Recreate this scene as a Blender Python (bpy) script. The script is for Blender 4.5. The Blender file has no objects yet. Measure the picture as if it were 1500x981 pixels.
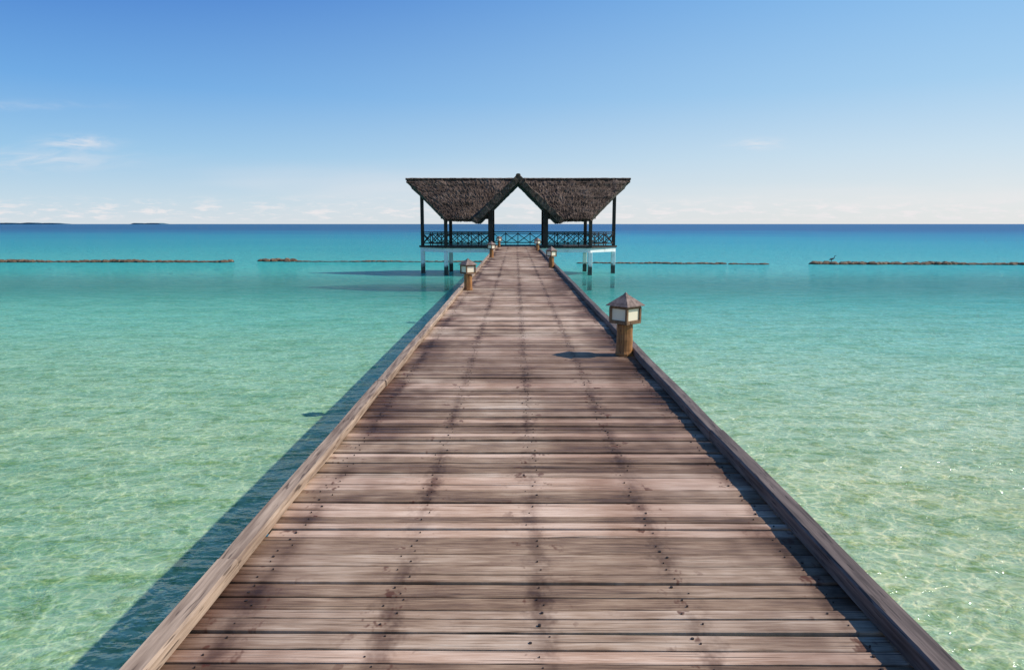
import bpy, math, random
from mathutils import Vector, Matrix, noise
random.seed(7)
R = random.random
def U(a,b): return random.uniform(a,b)
scene = bpy.context.scene
scene.view_settings.view_transform='Standard'
scene.view_settings.look='None'
scene.view_settings.exposure=0

# ---------------------------------------------------------------- helpers
class MB:
    def __init__(s): s.v=[]; s.f=[]; s.m=[]
    def add(s, vs, fs, m=0):
        o=len(s.v); s.v+= [tuple(p) for p in vs]
        for f in fs: s.f.append(tuple(i+o for i in f)); s.m.append(m)
    def box(s, x0,x1,y0,y1,z0,z1,m=0):
        s.add([(x0,y0,z0),(x1,y0,z0),(x1,y1,z0),(x0,y1,z0),(x0,y0,z1),(x1,y0,z1),(x1,y1,z1),(x0,y1,z1)],
              [(0,3,2,1),(4,5,6,7),(0,1,5,4),(1,2,6,5),(2,3,7,6),(3,0,4,7)],m)
    def beam(s, a,b,w,h,m=0,up=Vector((0,0,1)),bev=0.12):
        a=Vector(a); b=Vector(b); d=(b-a).normalized()
        if abs(d.dot(up))>.98: up=Vector((0,1,0))
        r=d.cross(up).normalized(); u=r.cross(d).normalized()
        w/=2; h/=2; c=min(w,h)*bev
        pr=[(-w+c,-h),(w-c,-h),(w,-h+c),(w,h-c),(w-c,h),(-w+c,h),(-w,h-c),(-w,-h+c)]
        vs=[a+r*p+u*q for p,q in pr]+[b+r*p+u*q for p,q in pr]
        n=8
        fs=[(i,(i+1)%n,n+(i+1)%n,n+i) for i in range(n)]+[tuple(reversed(range(n))),tuple(range(n,2*n))]
        s.add(vs,fs,m)
    def lathe(s, cx,cy, prof, n=16, m=0, wob=0.0):
        vs=[];fs=[]
        ph=[1+U(-wob,wob) for _ in range(n)]
        for r,z in prof:
            for i in range(n):
                a=2*math.pi*i/n; rr=r*ph[i]*(1+U(-wob,wob)*.4)
                vs.append((cx+rr*math.cos(a),cy+rr*math.sin(a),z))
        for k in range(len(prof)-1):
            for i in range(n):
                j=(i+1)%n
                fs.append((k*n+i,k*n+j,(k+1)*n+j,(k+1)*n+i))
        fs.append(tuple(reversed(range(n)))); fs.append(tuple(range((len(prof)-1)*n,len(prof)*n)))
        s.add(vs,fs,m)
    def obj(s,name,mats,parent=None,smooth=False):
        me=bpy.data.meshes.new(name); me.from_pydata(s.v,[],s.f); 
        for mt in mats: me.materials.append(mt)
        me.polygons.foreach_set('material_index',s.m)
        if smooth: me.polygons.foreach_set('use_smooth',[True]*len(s.f))
        me.update()
        o=bpy.data.objects.new(name,me); scene.collection.objects.link(o)
        if parent: o.parent=parent
        return o
def empty(name,loc=(0,0,0)):
    e=bpy.data.objects.new(name,None); e.location=loc; scene.collection.objects.link(e); return e

class NT:
    def __init__(s,name):
        s.mat=bpy.data.materials.new(name); s.mat.use_nodes=True
        s.t=s.mat.node_tree; s.t.nodes.clear()
        s.out=s.n('ShaderNodeOutputMaterial')
    def n(s,ty,**kw):
        nd=s.t.nodes.new(ty)
        for k,v in kw.items():
            if k.startswith('_'): setattr(nd,k[1:],v)
            else:
                nd.inputs[k.replace('__',' ')].default_value=v
        return nd
    def l(s,a,b): s.t.links.new(a,b)
    def math(s,op,a,b=None,c=None,clamp=False):
        nd=s.t.nodes.new('ShaderNodeMath'); nd.operation=op; nd.use_clamp=clamp
        for i,x in enumerate([a,b,c]):
            if x is None: continue
            if isinstance(x,(int,float)): nd.inputs[i].default_value=x
            else: s.l(x,nd.inputs[i])
        return nd.outputs[0]
    def noise(s,vec,scale,detail=3,rough=.5,dist=0):
        nd=s.n('ShaderNodeTexNoise'); nd.inputs['Scale'].default_value=scale; nd.inputs['Detail'].default_value=detail
        nd.inputs['Roughness'].default_value=rough; nd.inputs['Distortion'].default_value=dist
        if vec is not None: s.l(vec,nd.inputs['Vector'])
        return nd.outputs[0]
    def ss(s,val,a,b,lo=0,hi=1):
        nd=s.t.nodes.new('ShaderNodeMapRange'); nd.interpolation_type='SMOOTHSTEP'
        s.l(val,nd.inputs['Value']); nd.inputs['From Min'].default_value=a; nd.inputs['From Max'].default_value=b
        nd.inputs['To Min'].default_value=lo; nd.inputs['To Max'].default_value=hi
        return nd.outputs[0]
    def ramp(s,val,stops,interp='LINEAR'):
        nd=s.t.nodes.new('ShaderNodeValToRGB'); s.l(val,nd.inputs[0]); cr=nd.color_ramp; cr.interpolation=interp
        while len(cr.elements)<len(stops): cr.elements.new(.5)
        for e,(p,c) in zip(cr.elements,stops): e.position=p; e.color=(*c,1)
        return nd.outputs[0]
    def mix(s,fac,a,b,mode='MIX'):
        nd=s.t.nodes.new('ShaderNodeMix'); nd.data_type='RGBA'; nd.blend_type=mode
        for sock,x in ((nd.inputs[0],fac),(nd.inputs[6],a),(nd.inputs[7],b)):
            if isinstance(x,(int,float)): sock.default_value=x
            elif isinstance(x,tuple): sock.default_value=(*x,1)
            else: s.l(x,sock)
        return nd.outputs[2]
    def scale(s,col,f):
        nd=s.t.nodes.new('ShaderNodeVectorMath'); nd.operation='SCALE'; s.l(col,nd.inputs[0]); s.l(f,nd.inputs['Scale']); return nd.outputs[0]
    def mapping(s,vec,scale,loc=(0,0,0)):
        nd=s.t.nodes.new('ShaderNodeMapping'); s.l(vec,nd.inputs[0]); nd.inputs['Scale'].default_value=scale
        nd.inputs['Location'].default_value=loc
        return nd.outputs[0]
    def bump(s,h,strength,dist,prev=None):
        nd=s.t.nodes.new('ShaderNodeBump'); s.l(h,nd.inputs['Height']); nd.inputs['Strength'].default_value=strength
        nd.inputs['Distance'].default_value=dist
        if prev is not None: s.l(prev,nd.inputs['Normal'])
        return nd.outputs[0]
    def princ(s,col,rough=.6,normal=None,spec=.4):
        p=s.t.nodes.new('ShaderNodeBsdfPrincipled')
        if isinstance(col,tuple): p.inputs['Base Color'].default_value=(*col,1)
        else: s.l(col,p.inputs['Base Color'])
        if isinstance(rough,(int,float)): p.inputs['Roughness'].default_value=rough
        else: s.l(rough,p.inputs['Roughness'])
        p.inputs['Specular IOR Level'].default_value=spec
        if normal is not None: s.l(normal,p.inputs['Normal'])
        s.l(p.outputs[0],s.out.inputs[0]); return p
    def pos(s): return s.n('ShaderNodeNewGeometry').outputs['Position']
    def xyz(s,v):
        nd=s.n('ShaderNodeSeparateXYZ'); s.l(v,nd.inputs[0]); return nd.outputs

# ---------------------------------------------------------------- materials
def wood_deck():
    t=NT('weathered_deck_wood'); P=t.pos(); x,y,z=t.xyz(P)
    rnd=t.n('ShaderNodeNewGeometry').outputs['Random Per Island']
    cmb=t.n('ShaderNodeCombineXYZ'); t.l(t.math('MULTIPLY',rnd,37.),cmb.inputs[0]); t.l(t.math('MULTIPLY',rnd,91.),cmb.inputs[2])
    va=t.n('ShaderNodeVectorMath',_operation='ADD'); t.l(P,va.inputs[0]); t.l(cmb.outputs[0],va.inputs[1]); V=va.outputs[0]
    fine=t.noise(t.mapping(V,(6,130,1)),1,3,.65,.3)
    med=t.noise(t.mapping(V,(2.6,26,1)),1,3,.65)
    big=t.noise(t.mapping(P,(1.3,.8,1)),1,3,.6)
    big2=t.noise(t.mapping(P,(.55,.2,1),(9,4,0)),1,2,.55)
    v=t.math('ADD',t.math('MULTIPLY',fine,.50),t.math('MULTIPLY',med,.62))
    v=t.math('ADD',v,t.math('MULTIPLY',t.math('SUBTRACT',rnd,.5),.46))
    v=t.math('ADD',v,t.math('MULTIPLY',t.math('SUBTRACT',big,.5),.75))
    v=t.math('ADD',v,.03)
    col=t.ramp(v,[(.22,(.10,.052,.030)),(.40,(.22,.130,.080)),(.55,(.36,.232,.150)),(.70,(.51,.36,.255)),(.92,(.70,.56,.44))])
    col=t.mix(t.ss(rnd,.6,.9,0,.5),col,t.mix(1.,col,(1.10,.86,.76),'MULTIPLY'))
    fr=t.math('FRACT',t.math('ADD',t.math('DIVIDE',t.math('SUBTRACT',x,.10),.62),20.5))
    d=t.math('MULTIPLY',t.math('ABSOLUTE',t.math('SUBTRACT',fr,.5)),.62)
    sn=t.noise(t.mapping(V,(9,6,1)),1,3,.7)
    dd=t.math('ADD',d,t.math('MULTIPLY',t.math('SUBTRACT',sn,.5),.34))
    stain=t.ss(dd,-.04,.085,1,0)
    sn2=t.ss(big,.38,.62,1.,.25)
    st=t.math('MULTIPLY',t.math('MULTIPLY',stain,sn2),.92)
    col=t.mix(st,col,t.mix(1.,col,(.24,.165,.145),'MULTIPLY'))
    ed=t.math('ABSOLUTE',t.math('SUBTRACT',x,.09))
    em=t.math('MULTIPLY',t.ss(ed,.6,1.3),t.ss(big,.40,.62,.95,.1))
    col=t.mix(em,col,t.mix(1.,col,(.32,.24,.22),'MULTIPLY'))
    dm=t.ss(big2,.48,.62,0,.6)
    col=t.mix(dm,col,t.mix(1.,col,(.54,.44,.41),'MULTIPLY'))
    cr=t.noise(t.mapping(V,(1.4,170,1),(5,1,0)),1,1,.5,.6)
    cm=t.ss(cr,.65,.72,0,.8)
    col=t.mix(cm,col,(.03,.018,.014))
    rs=t.math('MULTIPLY',t.math('MULTIPLY',t.ss(sn,.60,.68),.8),t.ss(d,.05,.2,1,.12))
    col=t.mix(rs,col,(.09,.022,.010))
    h=t.math('ADD',fine,t.math('MULTIPLY',cm,-1.2))
    n=t.bump(h,.7,.004)
    t.princ(col,t.ss(med,.3,.7,.5,.8),n,.3)
    return t.mat
def wood(name,dark,light,sc=(18,2,18),rough=.7,gloss=.3,bumpd=.004):
    t=NT(name); P=t.pos()
    a=t.noise(t.mapping(P,sc),1,4,.6,.4); b=t.noise(P,1.7,3)
    v=t.math('ADD',t.math('MULTIPLY',a,.8),t.math('MULTIPLY',b,.3))
    rnd=t.n('ShaderNodeNewGeometry').outputs['Random Per Island']
    v=t.math('ADD',v,t.math('MULTIPLY',t.math('SUBTRACT',rnd,.5),.12))
    col=t.ramp(v,[(.35,dark),(.7,light)])
    cm=t.ss(t.noise(t.mapping(P,tuple(q*2.2 for q in sc),(4,4,4)),1,1,.5,.5),.62,.70,0,.75)
    col=t.mix(cm,col,tuple(c*.3 for c in dark))
    t.princ(col,rough,t.bump(a,.6,bumpd),gloss); return t.mat
M_deck=wood_deck()
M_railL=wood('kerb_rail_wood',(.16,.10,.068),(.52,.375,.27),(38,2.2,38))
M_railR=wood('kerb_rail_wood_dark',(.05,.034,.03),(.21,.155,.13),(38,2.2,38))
M_under=wood('substructure_wood',(.05,.035,.03),(.14,.10,.08))
M_nail=NT('rusted_nail'); M_nail.princ((.03,.018,.014),.6); M_nail=M_nail.mat
M_dark=wood('dark_stained_timber',(.014,.009,.008),(.055,.036,.030),(12,12,3))
M_post=wood('lamp_post_log_wood',(.09,.036,.014),(.46,.21,.07),(24,24,2.5),.6,.3)
M_frame=wood('lamp_frame_wood',(.07,.04,.025),(.26,.15,.08),(25,25,5))
def plain(name,col,rough=.6,spec=.4,var=.2,scale=6):
    t=NT(name); n=t.noise(t.pos(),scale,3,.6)
    c=t.mix(n,tuple(max(0,q*(1-var)) for q in col),tuple(q*(1+var) for q in col))
    t.princ(c,rough,t.bump(n,.3,.003),spec); return t.mat
M_pane=plain('frosted_lamp_pane',(.80,.70,.54),.25,.5,.10,9)
M_shing=wood('lamp_roof_shingle',(.09,.06,.05),(.30,.21,.175),(22,22,22))
def pile_mat():
    t=NT('painted_concrete_pile'); P=t.pos(); x,y,z=t.xyz(P)
    n=t.noise(P,4,3,.6)
    zz=t.math('ADD',z,t.math('MULTIPLY',t.math('SUBTRACT',n,.5),.5))
    m=t.ss(zz,-1.55,-1.3)
    c=t.mix(m,(.035,.04,.034),(.80,.80,.76)); c=t.mix(t.ss(n,.5,.75,0,.4),c,(.3,.29,.24))
    t.princ(c,.7,t.bump(n,.3,.01)); return t.mat
M_pile=pile_mat()
def thatch():
    t=NT('palm_thatch'); P=t.pos()
    a=t.noise(t.mapping(P,(13,5,3)),1,4,.7,.2); b=t.noise(P,.9,3,.6); c=t.noise(t.mapping(P,(2,3,9)),1,3,.6)
    v=t.math('ADD',t.math('ADD',t.math('MULTIPLY',a,.6),t.math('MULTIPLY',b,.3)),t.math('MULTIPLY',c,.25))
    col=t.ramp(v,[(.40,(.012,.008,.006)),(.52,(.06,.040,.031)),(.64,(.14,.098,.078)),(.8,(.30,.235,.20))])
    t.princ(col,.9,t.bump(t.math('ADD',a,c),1.,.05),.12); return t.mat
M_thatch=thatch()
def rockm():
    t=NT('breakwater_rubble'); P=t.pos(); n=t.noise(P,2.5,4,.65); x,y,z=t.xyz(P)
    col=t.ramp(n,[(.35,(.06,.036,.02)),(.55,(.17,.105,.06)),(.7,(.32,.23,.15))])
    wet=t.ss(z,-2.08,-1.98); col=t.mix(wet,(.04,.03,.022),col)
    t.princ(col,.85,t.bump(n,.6,.05)); return t.mat
M_rock=rockm()
WZ=-2.1
# ---------------------------------------------------------------- seabed + water
def lagoon_colour(t,P,x,y):
    w=t.noise(t.mapping(P,(.012,.02,0)),1,3,.55)
    yy=t.math('MULTIPLY',y,t.math('ADD',.55,t.math('MULTIPLY',w,.9)))
    yy=t.math('ADD',yy,t.ss(x,-40,140,-14,22))
    f=t.math('DIVIDE',t.math('MAXIMUM',yy,0.),500.)
    f=t.math('POWER',f,.5)
    def p(m): return (m/500.)**.5
    col=t.ramp(f,[(p(3),(.80,.84,.52)),(p(9),(.66,.84,.58)),(p(20),(.37,.76,.60)),(p(38),(.14,.60,.55)),(p(90),(.045,.46,.53)),
                  (p(170),(.02,.38,.53)),(p(270),(.008,.27,.48)),(p(380),(.005,.185,.41)),(p(490),(.005,.145,.36))])
    col=t.mix(t.ss(x,-6,14),t.mix(1.,col,(.80,.93,.92),'MULTIPLY'),t.mix(1.,col,(1.24,1.04,1.10),'MULTIPLY'))  # paler to the right: stronger sky glare and sunlight put into the colour
    return col
def seabed_mat():
    t=NT('sand_seabed'); P=t.pos(); x,y,z=t.xyz(P)
    col=lagoon_colour(t,P,x,y)
    m1=t.noise(t.mapping(P,(1.7,2.6,0)),1,4,.8,.4); m2=t.noise(t.mapping(P,(.16,.3,0)),1,3,.6)
    near=t.ss(y,14,60,1,.25)
    k=t.math('MULTIPLY',t.ss(m1,.46,.64,0,.9),near)
    col=t.mix(k,col,t.mix(1.,col,(.58,.64,.42),'MULTIPLY'))
    k2=t.math('MULTIPLY',t.ss(m2,.48,.64,0,.7),near)
    col=t.mix(k2,col,t.mix(1.,col,(.72,.82,.74),'MULTIPLY'))
    d=t.t.nodes.new('ShaderNodeBsdfDiffuse'); t.l(col,d.inputs[0]); t.l(t.bump(m1,.6,.12),d.inputs['Normal'])
    t.l(d.outputs[0],t.out.inputs[0]); return t.mat
def water_mat():
    t=NT('lagoon_water'); P=t.pos(); x,y,z=t.xyz(P)
    nw=t.n('ShaderNodeTexNoise'); nw.inputs['Scale'].default_value=2.4; nw.inputs['Detail'].default_value=2; t.l(P,nw.inputs['Vector'])
    vm=t.n('ShaderNodeVectorMath',_operation='MULTIPLY_ADD'); t.l(nw.outputs['Color'],vm.inputs[0]); vm.inputs[1].default_value=(.6,.6,0); t.l(P,vm.inputs[2])
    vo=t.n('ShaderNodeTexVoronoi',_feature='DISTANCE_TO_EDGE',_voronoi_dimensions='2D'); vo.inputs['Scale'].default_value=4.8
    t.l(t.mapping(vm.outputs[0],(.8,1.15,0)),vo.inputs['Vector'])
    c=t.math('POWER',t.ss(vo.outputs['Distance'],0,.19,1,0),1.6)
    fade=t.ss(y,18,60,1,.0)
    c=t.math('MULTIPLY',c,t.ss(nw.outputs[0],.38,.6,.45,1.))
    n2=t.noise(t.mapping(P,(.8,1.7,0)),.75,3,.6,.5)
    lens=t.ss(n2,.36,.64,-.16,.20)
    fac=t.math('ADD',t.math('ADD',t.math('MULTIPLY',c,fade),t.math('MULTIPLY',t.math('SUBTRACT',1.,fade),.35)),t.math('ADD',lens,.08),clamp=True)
    caustic_tint=t.mix(fac,(.58,.71,.67),(1,1.,.98))  # caustic light network and wave-lens brightness painted into the transparent colour
    tr=t.n('ShaderNodeBsdfTransparent'); t.l(caustic_tint,tr.inputs[0])
    n1=t.noise(t.mapping(P,(1,1.4,0)),3.4,3,.65,.3)
    b=t.bump(n2,1.,.40); b=t.bump(n1,1.,.085,b)
    a=t.ss(y,34,64,0,.93)
    dc=t.mix(1.,lagoon_colour(t,P,x,y),(.60,.70,.66),'MULTIPLY')
    dc=t.scale(dc,t.math('SUBTRACT',2.,a))
    df=t.n('ShaderNodeBsdfDiffuse'); t.l(dc,df.inputs[0]); t.l(b,df.inputs['Normal'])
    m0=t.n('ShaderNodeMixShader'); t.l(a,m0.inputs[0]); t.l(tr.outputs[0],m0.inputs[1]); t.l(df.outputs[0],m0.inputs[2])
    g=t.n('ShaderNodeBsdfGlossy',Roughness=.05); t.l(b,g.inputs['Normal']); g.inputs['Color'].default_value=(.85,.95,1,1)
    fr=t.n('ShaderNodeFresnel',IOR=1.33); t.l(b,fr.inputs['Normal'])
    fc=t.math('MINIMUM',fr.outputs[0],.17)
    ms=t.n('ShaderNodeMixShader'); t.l(fc,ms.inputs[0]); t.l(m0.outputs[0],ms.inputs[1]); t.l(g.outputs[0],ms.inputs[2])
    t.l(ms.outputs[0],t.out.inputs[0]); return t.mat
S=20000
b=MB(); b.add([(-S,-300,WZ),(S,-300,WZ),(S,S,WZ),(-S,S,WZ)],[(0,1,2,3)]); b.obj('water',[water_mat()])
b=MB(); b.add([(-S,-300,WZ-1.1),(S,-300,WZ-1.1),(S,S,WZ-1.1),(-S,S,WZ-1.1)],[(0,1,2,3)]); b.obj('seabed_ground',[seabed_mat()])

# ---------------------------------------------------------------- pier
pier=empty('wooden_pier')
XL,XR=-1.37,1.555
bd=MB(); nl=MB(); y=-4.0; joists=[-1.14,-.52,.10,.72,1.34]
while y<50.0:
    w=random.choice([.066,.074,.080,.084,.090,.108]); gap=U(.006,.015)
    if y+w>50.02: w=50.02-y
    if w<.03: break
    N=12 if y<14 else 4
    x0=XL+.05+U(-.025,.03); x1=XR-.05+U(-.03,.03); zt=U(-.006,.004); skew=U(-.004,.004); c=.004
    tilt=U(-.003,.003)
    vs=[];fs=[];ja=U(-1,1);ph=U(0,6)
    for k in range(N+1):
        s=k/N; X=x0+(x1-x0)*s
        wa=.0022*math.sin(ph+s*7)+skew*(s-.5)*2; wb=.0022*math.sin(ph*2+s*5)+skew*(s-.5)*2
        zz=zt+.003*math.sin(ph*3+s*6)*ja+U(-.0004,.0004)
        ya=y+wa; yb=y+w+wb
        for (py,pz) in ((ya,-.036),(ya,-c),(ya+c,0),(yb-c,0),(yb,-c),(yb,-.036)):
            vs.append((X,py,pz+zz+tilt*((py-y)/w-.5)*2))
    for k in range(N):
        o=k*6
        for i in range(6):
            j=(i+1)%6
            fs.append((o+i,o+6+i,o+6+j,o+j))
    fs.append((0,1,2,3,4,5)); fs.append(tuple(N*6+i for i in (5,4,3,2,1,0)))
    bd.add(vs,fs,0)
    if y>0 and y<32:
        for jx in joists:
            for sy in ((.27,.73) if w>.082 else (.5,)):
                if R()<.2: continue
                cx=jx+U(-.045,.045); cy=y+w*sy+U(-.008,.008); r=U(.003,.0045) if R()<.85 else .0065
                z0=zt+.0055; n=7
                nl.add([(cx+r*math.cos(2*math.pi*i/n),cy+r*math.sin(2*math.pi*i/n),z0) for i in range(n)]+
                       [(cx+r*math.cos(2*math.pi*i/n),cy+r*math.sin(2*math.pi*i/n),z0-.012) for i in range(n)],
                       [tuple(range(n))]+[(i,i+n,(i+1)%n+n,(i+1)%n) for i in range(n)],0)
    y+=w+gap
bd.obj('deck_boards',[M_deck],pier); nl.obj('nail_heads',[M_nail],pier)
rl=MB()
def rail(xa,xb,ys,mi,ht):
    for a,b_ in zip(ys[:-1],ys[1:]):
        n=10; dx=U(-.005,.005); dz=U(-.004,.004); vs=[];fs=[]; c=.010
        for k in range(n+1):
            Y=a+.003+(b_-a-.006)*k/n; q=.004*math.sin(k*.9+a)+dx; zz=dz+U(-.0015,.0015)
            A=xa+q+U(-.0015,.0015); B=xb+q+U(-.0015,.0015); z0=.012; z1=ht+zz
            vs+= [(A,Y,z0),(A,Y,z1-c),(A+c,Y,z1),(B-c,Y,z1),(B,Y,z1-c),(B,Y,z0)]
        for k in range(n):
            o=k*6
            for i in range(6):
                j=(i+1)%6; fs.append((o+i,o+6+i,o+6+j,o+j))
        fs.append((0,1,2,3,4,5)); fs.append(tuple(n*6+i for i in (5,4,3,2,1,0)))
        rl.add(vs,fs,mi)
rail(XL-.015,XL+.088,[-4,-.6,2.95,6.6,10.2,13.9,17.5,21,24.7,28.4,32,35.6,39.3,43,46.5,49.9],0,.072)
rail(XR-.105,XR,[-4,-1.4,1.2,4.9,8.6,12.2,15.8,19.4,23,26.7,30.3,34,37.6,41.3,45,49.9],1,.09)
rl.obj('kerb_rails',[M_railL,M_railR],pier)
ub=MB()
for jx in joists: ub.box(jx-.04,jx+.04,-4,49.9,-.22,-.048)
ub.box(XL+.06,XL+.10,-4,49.9,-.26,-.045); ub.box(XR-.10,XR-.06,-4,49.9,-.26,-.045)
yy=-2.5
while yy<49:
    ub.box(XL+.03,XR-.03,yy-.09,yy+.09,-.44,-.225)
    for px in (-1.15,1.29): ub.lathe(px,yy,[(.12,-3.4),(.11,-.23)],10,0,.03)
    ub.beam((-1.15,yy+.14,-2.0),(1.29,yy+.14,-.5),.06,.14)
    yy+=3.6
ub.obj('piles_and_joists',[M_under],pier)

# ---------------------------------------------------------------- lamps
def lamp(x,y,rot):
    e=empty('pier_lamp',(x,y,0))
    L=MB()
    r=[.108,.110,.102,.098,.100,.095,.099,.096]
    zs=[.003,.03,.06,.13,.2,.27,.34,.385]
    L.lathe(0,0,list(zip(r,zs)),18,0,.03)
    L.lathe(0,0,[(.062,.385),(.062,.405)],12,0,0)
    L.obj('log_post',[M_post],e)
    F=MB(); h=.125
    F.box(-h-.012,h+.012,-h-.012,h+.012,.400,.425)
    F.box(-h-.008,h+.008,-h-.008,h+.008,.600,.622)
    for sx in (-1,1):
        for sy in (-1,1):
            F.box(sx*h-.014,sx*h+.014,sy*h-.014,sy*h+.014,.425,.600)
    for sgn in (-1,1):
        F.box(-h+.014,h-.014,sgn*h-.009,sgn*h+.009,.425,.443); F.box(-h+.014,h-.014,sgn*h-.009,sgn*h+.009,.585,.600)
        F.box(sgn*h-.009,sgn*h+.009,-h+.014,h-.014,.425,.443); F.box(sgn*h-.009,sgn*h+.009,-h+.014,h-.014,.585,.600)
    f=F.obj('lantern_frame',[M_frame],e); f.rotation_euler[2]=rot
    G=MB(); g=h-.006
    G.box(-g,g,-g,g,.430,.596)
    gl=G.obj('lantern_panes',[M_pane],e); gl.rotation_euler[2]=rot
    H=MB(); n=5
    z=.616; hw=.168
    for i in range(n):
        a0=hw*(1-i/n); a1=hw*(1-(i+1)/n)*.98+.004; z0=z+i*.029; z1=z0+.036
        p=[(-a0,-a0),(a0,-a0),(a0,a0),(-a0,a0)]; q=[(-a1,-a1),(a1,-a1),(a1,a1),(-a1,a1)]
        H.add([(u,v,z0) for u,v in p]+[(u,v,z0+.008) for u,v in p]+[(u,v,z1) for u,v in q],
              [(3,2,1,0),(0,1,5,4),(1,2,6,5),(2,3,7,6),(3,0,4,7),(4,5,9,8),(5,6,10,9),(6,7,11,10),(7,4,8,11),(8,9,10,11)])
    H.add([(-.02,-.02,z+n*.029),(.02,-.02,z+n*.029),(.02,.02,z+n*.029),(-.02,.02,z+n*.029),(0,0,z+n*.029+.02)],[(0,1,4),(1,2,4),(2,3,4),(3,0,4),(3,2,1,0)])
    hh=H.obj('shingled_cap',[M_shing],e); hh.rotation_euler[2]=rot
    return e
q=math.radians
for (x,y,r) in [(1.345,8.3,q(42)),(-1.16,16.7,q(38)),(1.34,25.6,q(40)),(-1.16,33.2,q(50)),(1.335,41.6,q(45)),(-1.16,48.6,q(45))]:
    lamp(x,y,r)

# ---------------------------------------------------------------- pavilion
pv=empty('thatched_pavilion',(0.19,0,0))
YF,YB,YM=50.1,53.9,52.0
hexp=[(-5.25,YF),(5.25,YF),(7.35,YM),(5.25,YB),(-5.25,YB),(-7.35,YM)]
D=MB()
def prism(mb,pts,z0,z1,m=0,grow=0):
    n=len(pts); cy=YM
    P=[(x+(grow if x>0 else -grow),yv+(grow if yv>cy+.1 else (-grow if yv<cy-.1 else 0))) for x,yv in pts]
    mb.add([(x,yv,z0) for x,yv in P]+[(x,yv,z1) for x,yv in P],[tuple(reversed(range(n))),tuple(range(n,2*n))]+[(i,(i+1)%n,n+(i+1)%n,n+i) for i in range(n)],m)
prism(D,hexp,-.14,-.004,0,.12)
D.obj('pavilion_floor',[M_dark],pv)
B=MB()
prism(B,hexp,-.46,-.143,0,.03)
for (x,yv) in [(-5.25,YF),(5.25,YF),(-5.25,YB),(5.25,YB),(-7.2,YM),(7.2,YM),(-2,YF),(2,YF),(-2,YB),(2,YB)]:
    B.beam((x,yv,-3.4),(x,yv,-.46),.30,.30)
B.obj('concrete_base',[M_pile],pv)
T=MB()
for (x,yv,zt) in [(-5.25,YF,2.15),(5.25,YF,2.15),(-5.25,YB,2.15),(5.25,YB,2.15),(-7.2,YM,4.4),(7.2,YM,4.4),
               (-2,YF,2.75),(2,YF,2.75),(-2,YB,2.75),(2,YB,2.75)]:
    w=.34 if abs(x)<3 else .24
    T.beam((x,yv,-.01),(x,yv,zt),w,w)
for (yv) in (YF,YB):
    for s in (-1,1): T.beam((s*2,yv,2.08),(s*5.6,yv,2.08),.14,.24)
for s in (-1,1):
    for yv in (YF,YB):
        T.beam((s*5.25,yv,2.1),(s*7.9,YM,4.3),.12,.2)
    T.beam((s*2,YF,2.3),(s*2,YB,2.3),.12,.2)
    T.beam((s*.5,YM,4.4),(s*8.0,YM,4.4),.14,.22)
for yv in (48.95,55.05):
    for s in (-1,1): T.beam((0,yv,4.62),(s*2.85,yv,1.75),.10,.20,up=Vector((0,1,0)))
def railing(a,b_,panel):
    a=Vector((*a,0)); b_=Vector((*b_,0)); L=(b_-a).length; n=max(1,round(L/panel)); d=(b_-a)/n
    zb=.16; ztp=.98
    T.beam(a+Vector((0,0,ztp)),b_+Vector((0,0,ztp)),.10,.07); T.beam(a+Vector((0,0,zb)),b_+Vector((0,0,zb)),.07,.07)
    T.beam(a+Vector((0,0,.85)),b_+Vector((0,0,.85)),.05,.05)
    for i in range(n):
        p=a+d*i; r_=a+d*(i+1)
        T.beam(p+Vector((0,0,zb)),r_+Vector((0,0,.85)),.05,.055); T.beam(p+Vector((0,.02,.85)),r_+Vector((0,.02,zb)),.05,.055)
        if i: T.beam(p+Vector((0,0,0)),p+Vector((0,0,ztp)),.06,.06)
for s in (-1,1):
    railing((s*2.1,YF),(s*5.15,YF),.75); railing((s*5.3,YF+.1),(s*7.15,YM-.1),.75); railing((s*7.15,YM+.1),(s*5.3,YB-.1),.75)
    railing((s*2.1,YB),(s*5.15,YB),.75)
railing((-1.9,YB),(1.9,YB),.95)
T.obj('timber_frame_and_railing',[M_dark],pv)
TH=MB()
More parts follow.
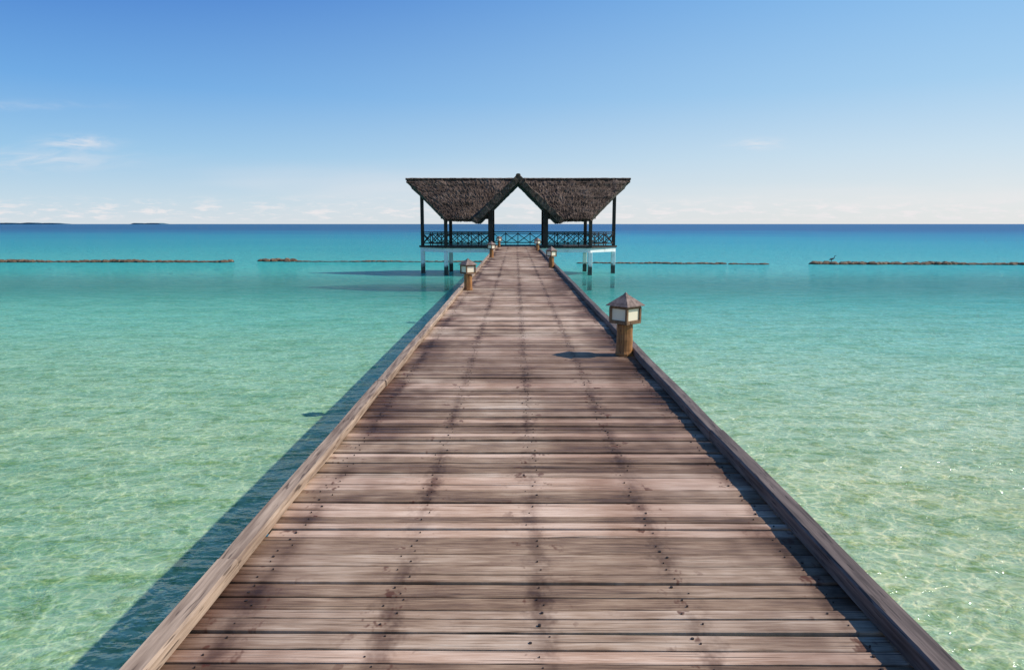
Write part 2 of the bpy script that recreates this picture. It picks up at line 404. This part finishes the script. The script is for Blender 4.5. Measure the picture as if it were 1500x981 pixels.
def slab(A,B_,C,Dd,t,nu,nv,jit=.055):
    A,B_,C,Dd=map(Vector,(A,B_,C,Dd))
    N=(Dd-A).cross(B_-A).normalized()
    if N.z<0: N=-N
    vs=[];
    for lay in (0,1):
        for j in range(nv+1):
            v=j/nv; l=A.lerp(Dd,v); r=B_.lerp(C,v)
            for i in range(nu+1):
                p=l.lerp(r,i/nu)
                if lay==0:
                    step=.06*((v*6)%1.0)
                    k=noise.noise(p*1.3)*.10+U(-jit,jit)+step
                    p=p+N*k
                    if j==nv: p=p+(Dd-A).normalized()*U(-.08,.14)
                    if i in(0,nu): p=p+(B_-A).normalized()*U(-.05,.05)
                else:
                    p=p-N*(t+U(-.01,.03))
                    if j==nv: p=p+(Dd-A).normalized()*U(-.1,.03)
                vs.append(p)
    W=nu+1; o=W*(nv+1); fs=[]
    for j in range(nv):
        for i in range(nu):
            a=j*W+i; fs.append((a,a+W,a+W+1,a+1)); a+=o; fs.append((a,a+1,a+W+1,a+W))
    for i in range(nu):
        a=nv*W+i; fs.append((a,a+o,a+o+1,a+1)); a=i; fs.append((a,a+1,a+o+1,a+o))
    for j in range(nv):
        a=j*W; fs.append((a,a+o,a+o+W,a+W)); a=j*W+nu; fs.append((a,a+W,a+o+W,a+o))
    TH.add(vs,fs,0)
    dn=(Dd-A).normalized(); side=(B_-A).normalized()
    for _ in range(int(nu*nv*.8)):
        v=R(); u=R()
        if R()<.3: v=1
        p=A.lerp(Dd,v).lerp(B_.lerp(C,v),u)+N*U(0.0,.06)
        if v==1: p=p-N*U(0,t)
        L=U(.12,.34); w=U(.015,.035)
        tip=p+dn*L*(.7 if v==1 else 1)+N*U(.0,.08)+side*U(-.07,.07)
        TH.add([p-side*w,p+side*w,tip],[(0,1,2)],0)
RX=8.32; RZ=4.86; EX=5.25; EZ=2.0; GE=3.0; T0=.30
for (ye,) in ((49.15,),(54.85,)):
    for s in (-1,1):
        slab((s*RX,YM,RZ),(s*.05,YM,RZ),(s*GE,ye,EZ),(s*EX,ye,EZ),T0,60,30)
GZ=4.99
for s in (-1,1):
    slab((0,48.8,GZ),(0,55.2,GZ),(s*3.2,55.2,1.86),(s*3.2,48.8,1.86),T0+.04,44,30)
def roll(a,b_,r,n):
    a=Vector(a); b_=Vector(b_); d=(b_-a).normalized(); sd=d.cross(Vector((0,0,1))).normalized(); vs=[];fs=[];m=10
    for k in range(n+1):
        p=a.lerp(b_,k/n)
        for i in range(m):
            an=2*math.pi*i/m; rr=r*U(.85,1.15)
            vs.append(p+sd*math.cos(an)*rr*1.3+Vector((0,0,math.sin(an)*rr*.7)))
    for k in range(n):
        for i in range(m): fs.append((k*m+i,k*m+(i+1)%m,(k+1)*m+(i+1)%m,(k+1)*m+i))
    fs.append(tuple(range(m))); fs.append(tuple(range(n*m,n*m+m)))
    TH.add(vs,fs,0)
roll((-RX-.05,YM,RZ+.03),(RX+.05,YM,RZ+.03),.12,110); roll((0,48.78,GZ+.0),(0,55.22,GZ+.0),.12,50)
TH.obj('thatch_roof',[M_thatch],pv)

# ---------------------------------------------------------------- breakwaters
def breakwater(xa,xb,y0,wid,hgt,slope=0):
    e=MB(); n=int((xb-xa)/.35)
    for i in range(n):
        for k in range(2 if wid>.8 else 1):
            x=xa+(xb-xa)*(i+R())/n; yv=y0+slope*(x-xa)+U(-wid,wid)*.45; 
            sx=U(.25,.5); sy=U(.2,.4); sz=hgt*U(.8,1.15)*(0.75+.5*noise.noise(Vector((x*.25,3.3,0)))) ; zz=WZ-.02
            vs=[];fs=[];m=8
            for (rr,hz) in ((1.,-.3),(1.05,.15),(.85,.65),(.4,.95)):
                for j in range(m):
                    a=2*math.pi*j/m; f=U(.85,1.15)
                    vs.append((x+sx*rr*f*math.cos(a),yv+sy*rr*f*math.sin(a),zz+sz*hz*U(.9,1.1)))
            for q_ in range(3):
                for j in range(m): fs.append((q_*m+j,q_*m+(j+1)%m,(q_+1)*m+(j+1)%m,(q_+1)*m+j))
            fs.append(tuple(range(3*m,4*m)))
            e.add(vs,fs)
    return e.obj('breakwater',[M_rock])
breakwater(-70,-28.0,67,1.2,.28)
breakwater(-25.6,-22.2,68.5,1.0,.30); breakwater(-22.6,-3,68,.6,.17,-.03)
breakwater(6,23.3,65.5,.6,.20,-.12)
breakwater(27.6,75,64,1.3,.30,-.04)

# ---------------------------------------------------------------- heron on breakwater
M_bird=plain('heron_feathers',(.05,.05,.055),.8,.2,.4,20)
def skin(name,verts,edges,rad,parent):
    me=bpy.data.meshes.new(name); me.from_pydata(verts,edges,[]); o=bpy.data.objects.new(name,me); scene.collection.objects.link(o)
    o.parent=parent; md=o.modifiers.new('s','SKIN'); me.skin_vertices[0].data[0].use_root=True
    for i,r_ in enumerate(rad): me.skin_vertices[0].data[i].radius=(r_,r_)
    o.modifiers.new('d','SUBSURF').levels=1; me.materials.append(M_bird)
hb=empty('heron',(29.4,63.9,WZ+.22))
skin('body',[(0,0,.26),(.10,0,.29),(.2,0,.34),(-.14,0,.22),(-.26,0,.18),(.25,0,.43),(.22,0,.50),(.25,0,.56),(.30,0,.575),(.42,0,.56)],
     [(0,1),(1,2),(0,3),(3,4),(2,5),(5,6),(6,7),(7,8),(8,9)],[.085,.08,.045,.06,.015,.025,.022,.03,.028,.005],hb)
skin('legs',[(.0,.03,.2),(-.03,.03,.1),(0,.03,0),(.06,.03,-.0),(.0,-.03,.2),(-.03,-.03,.1),(0,-.03,0),(.06,-.03,0),(0,0,.22)],
     [(8,0),(0,1),(1,2),(2,3),(8,4),(4,5),(5,6),(6,7)],[.02,.01,.01,.008,.02,.01,.01,.008,.03],hb)

# ---------------------------------------------------------------- distant islands
t=NT('distant_palm_island'); n=t.noise(t.pos(),.02,3); t.princ(t.mix(n,(.03,.09,.14),(.06,.14,.18)),.9); M_isl=t.mat
def island(xa,xb,yv,h):
    m=MB(); n=60; vs=[];fs=[]
    for i in range(n+1):
        s=i/n; x=xa+(xb-xa)*s; e=min(1,8*s,8*(1-s)); z=WZ+h*e*(.65+.5*noise.noise(Vector((x*.01,h,0)))+U(0,.12))
        vs+=[(x,yv,WZ-1),(x,yv,z),(x,yv+120,z*.95),(x,yv+240,WZ-1)]
    for i in range(n):
        for k in range(3): a=i*4+k; fs.append((a,a+4,a+5,a+1))
    m.add(vs,fs); return m.obj('distant_island',[M_isl])
island(-5100,-3900,6000,15); island(-3360,-3080,6000,14)

# ---------------------------------------------------------------- light, world
EL=43.0
d=Vector((-math.cos(q(EL)),0.03,-math.sin(q(EL))))
sl=bpy.data.lights.new('sun','SUN'); sl.energy=4.5; sl.angle=q(.5); sl.color=(1,.94,.83)
so=bpy.data.objects.new('sun',sl); so.rotation_euler=d.to_track_quat('-Z','Y').to_euler(); so.location=(20,0,20); scene.collection.objects.link(so)
w=bpy.data.worlds.new('World'); scene.world=w; w.use_nodes=True
class WT(NT):
    def __init__(s,w):
        s.t=w.node_tree; s.t.nodes.clear(); s.out=s.n('ShaderNodeOutputWorld')
t=WT(w)
sky=t.n('ShaderNodeTexSky'); sky.sky_type='NISHITA'; sky.sun_disc=False; sky.sun_elevation=q(EL); sky.sun_rotation=q(92)
sky.altitude=0; sky.air_density=1.; sky.dust_density=.4; sky.ozone_density=2.
G=t.n('ShaderNodeTexCoord').outputs['Generated']; x,y,z=t.xyz(G)
ym=t.math('MAXIMUM',y,.02); u=t.math('DIVIDE',x,ym); v=t.math('DIVIDE',z,ym)
cv=t.n('ShaderNodeCombineXYZ'); t.l(u,cv.inputs[0]); t.l(v,cv.inputs[1]); UV=cv.outputs[0]
rl_=t.ramp(z,[(0,(.66,.74,.81)),(.03,(.53,.69,.82)),(.09,(.30,.56,.82)),(.17,(.14,.39,.78)),(.29,(.042,.19,.62)),(1,(.012,.08,.33))])
rr_=t.ramp(z,[(0,(.78,.80,.81)),(.03,(.75,.80,.83)),(.09,(.60,.75,.87)),(.17,(.38,.63,.88)),(.29,(.23,.50,.86)),(1,(.04,.18,.5))])
grad=t.mix(t.ss(x,-.75,.65),rl_,rr_)
grad9=t.mix(1.,grad,(9.1,9.1,9.1),'MULTIPLY')
base=t.mix(.9,sky.outputs[0],grad9)
def spot(cu,cv_,su,sv,amp):
    a=t.math('DIVIDE',t.math('SUBTRACT',u,cu),su); b=t.math('DIVIDE',t.math('SUBTRACT',v,cv_),sv)
    r2=t.math('ADD',t.math('MULTIPLY',a,a),t.math('MULTIPLY',b,b))
    return t.math('MULTIPLY',t.math('POWER',2.718,t.math('MULTIPLY',r2,-1.)),amp)
s1=t.math('ADD',spot(-.625,.114,.045,.008,.85),spot(-.70,.090,.13,.013,.45))
s1=t.math('ADD',s1,spot(.345,.112,.035,.007,.6)); s1=t.math('ADD',s1,spot(-.72,.165,.12,.006,.2)); 
n1=t.noise(t.mapping(UV,(14,70,1)),1,4,.6,.6)
cl=t.math('MULTIPLY',s1,t.ss(n1,.35,.7))
n2=t.noise(t.mapping(UV,(26,140,1),(3,1,0)),1,4,.65,.3)
band=t.math('MULTIPLY',t.ss(v,.002,.010),t.ss(v,.016,.045,1,0))
cl=t.math('ADD',cl,t.math('MULTIPLY',t.ss(n2,.46,.68,0,.8),band))
n3=t.noise(t.mapping(UV,(1.6,13,1),(1,5,0)),1,3,.55,.3)
cl=t.math('ADD',cl,t.math('MULTIPLY',t.ss(n3,.40,.72,0,.5),t.math('MULTIPLY',t.ss(v,.02,.11,1,0),t.ss(v,.0,.03,.3,1))),clamp=True)
cl=t.math('MULTIPLY',cl,t.ss(y,.1,.3))
col=t.mix(cl,base,(7.8,7.5,7.6))
bg=t.n('ShaderNodeBackground',Strength=.11); t.l(col,bg.inputs[0]); t.l(bg.outputs[0],t.out.inputs[0])

cam=bpy.data.cameras.new('camera'); cam.sensor_width=36; cam.lens=24; cam.clip_end=60000; cam.clip_start=.05
co=bpy.data.objects.new('camera',cam); co.location=(0,0,1.6); co.rotation_euler=(q(90-9.23),0,q(.29)); scene.collection.objects.link(co)
scene.camera=co
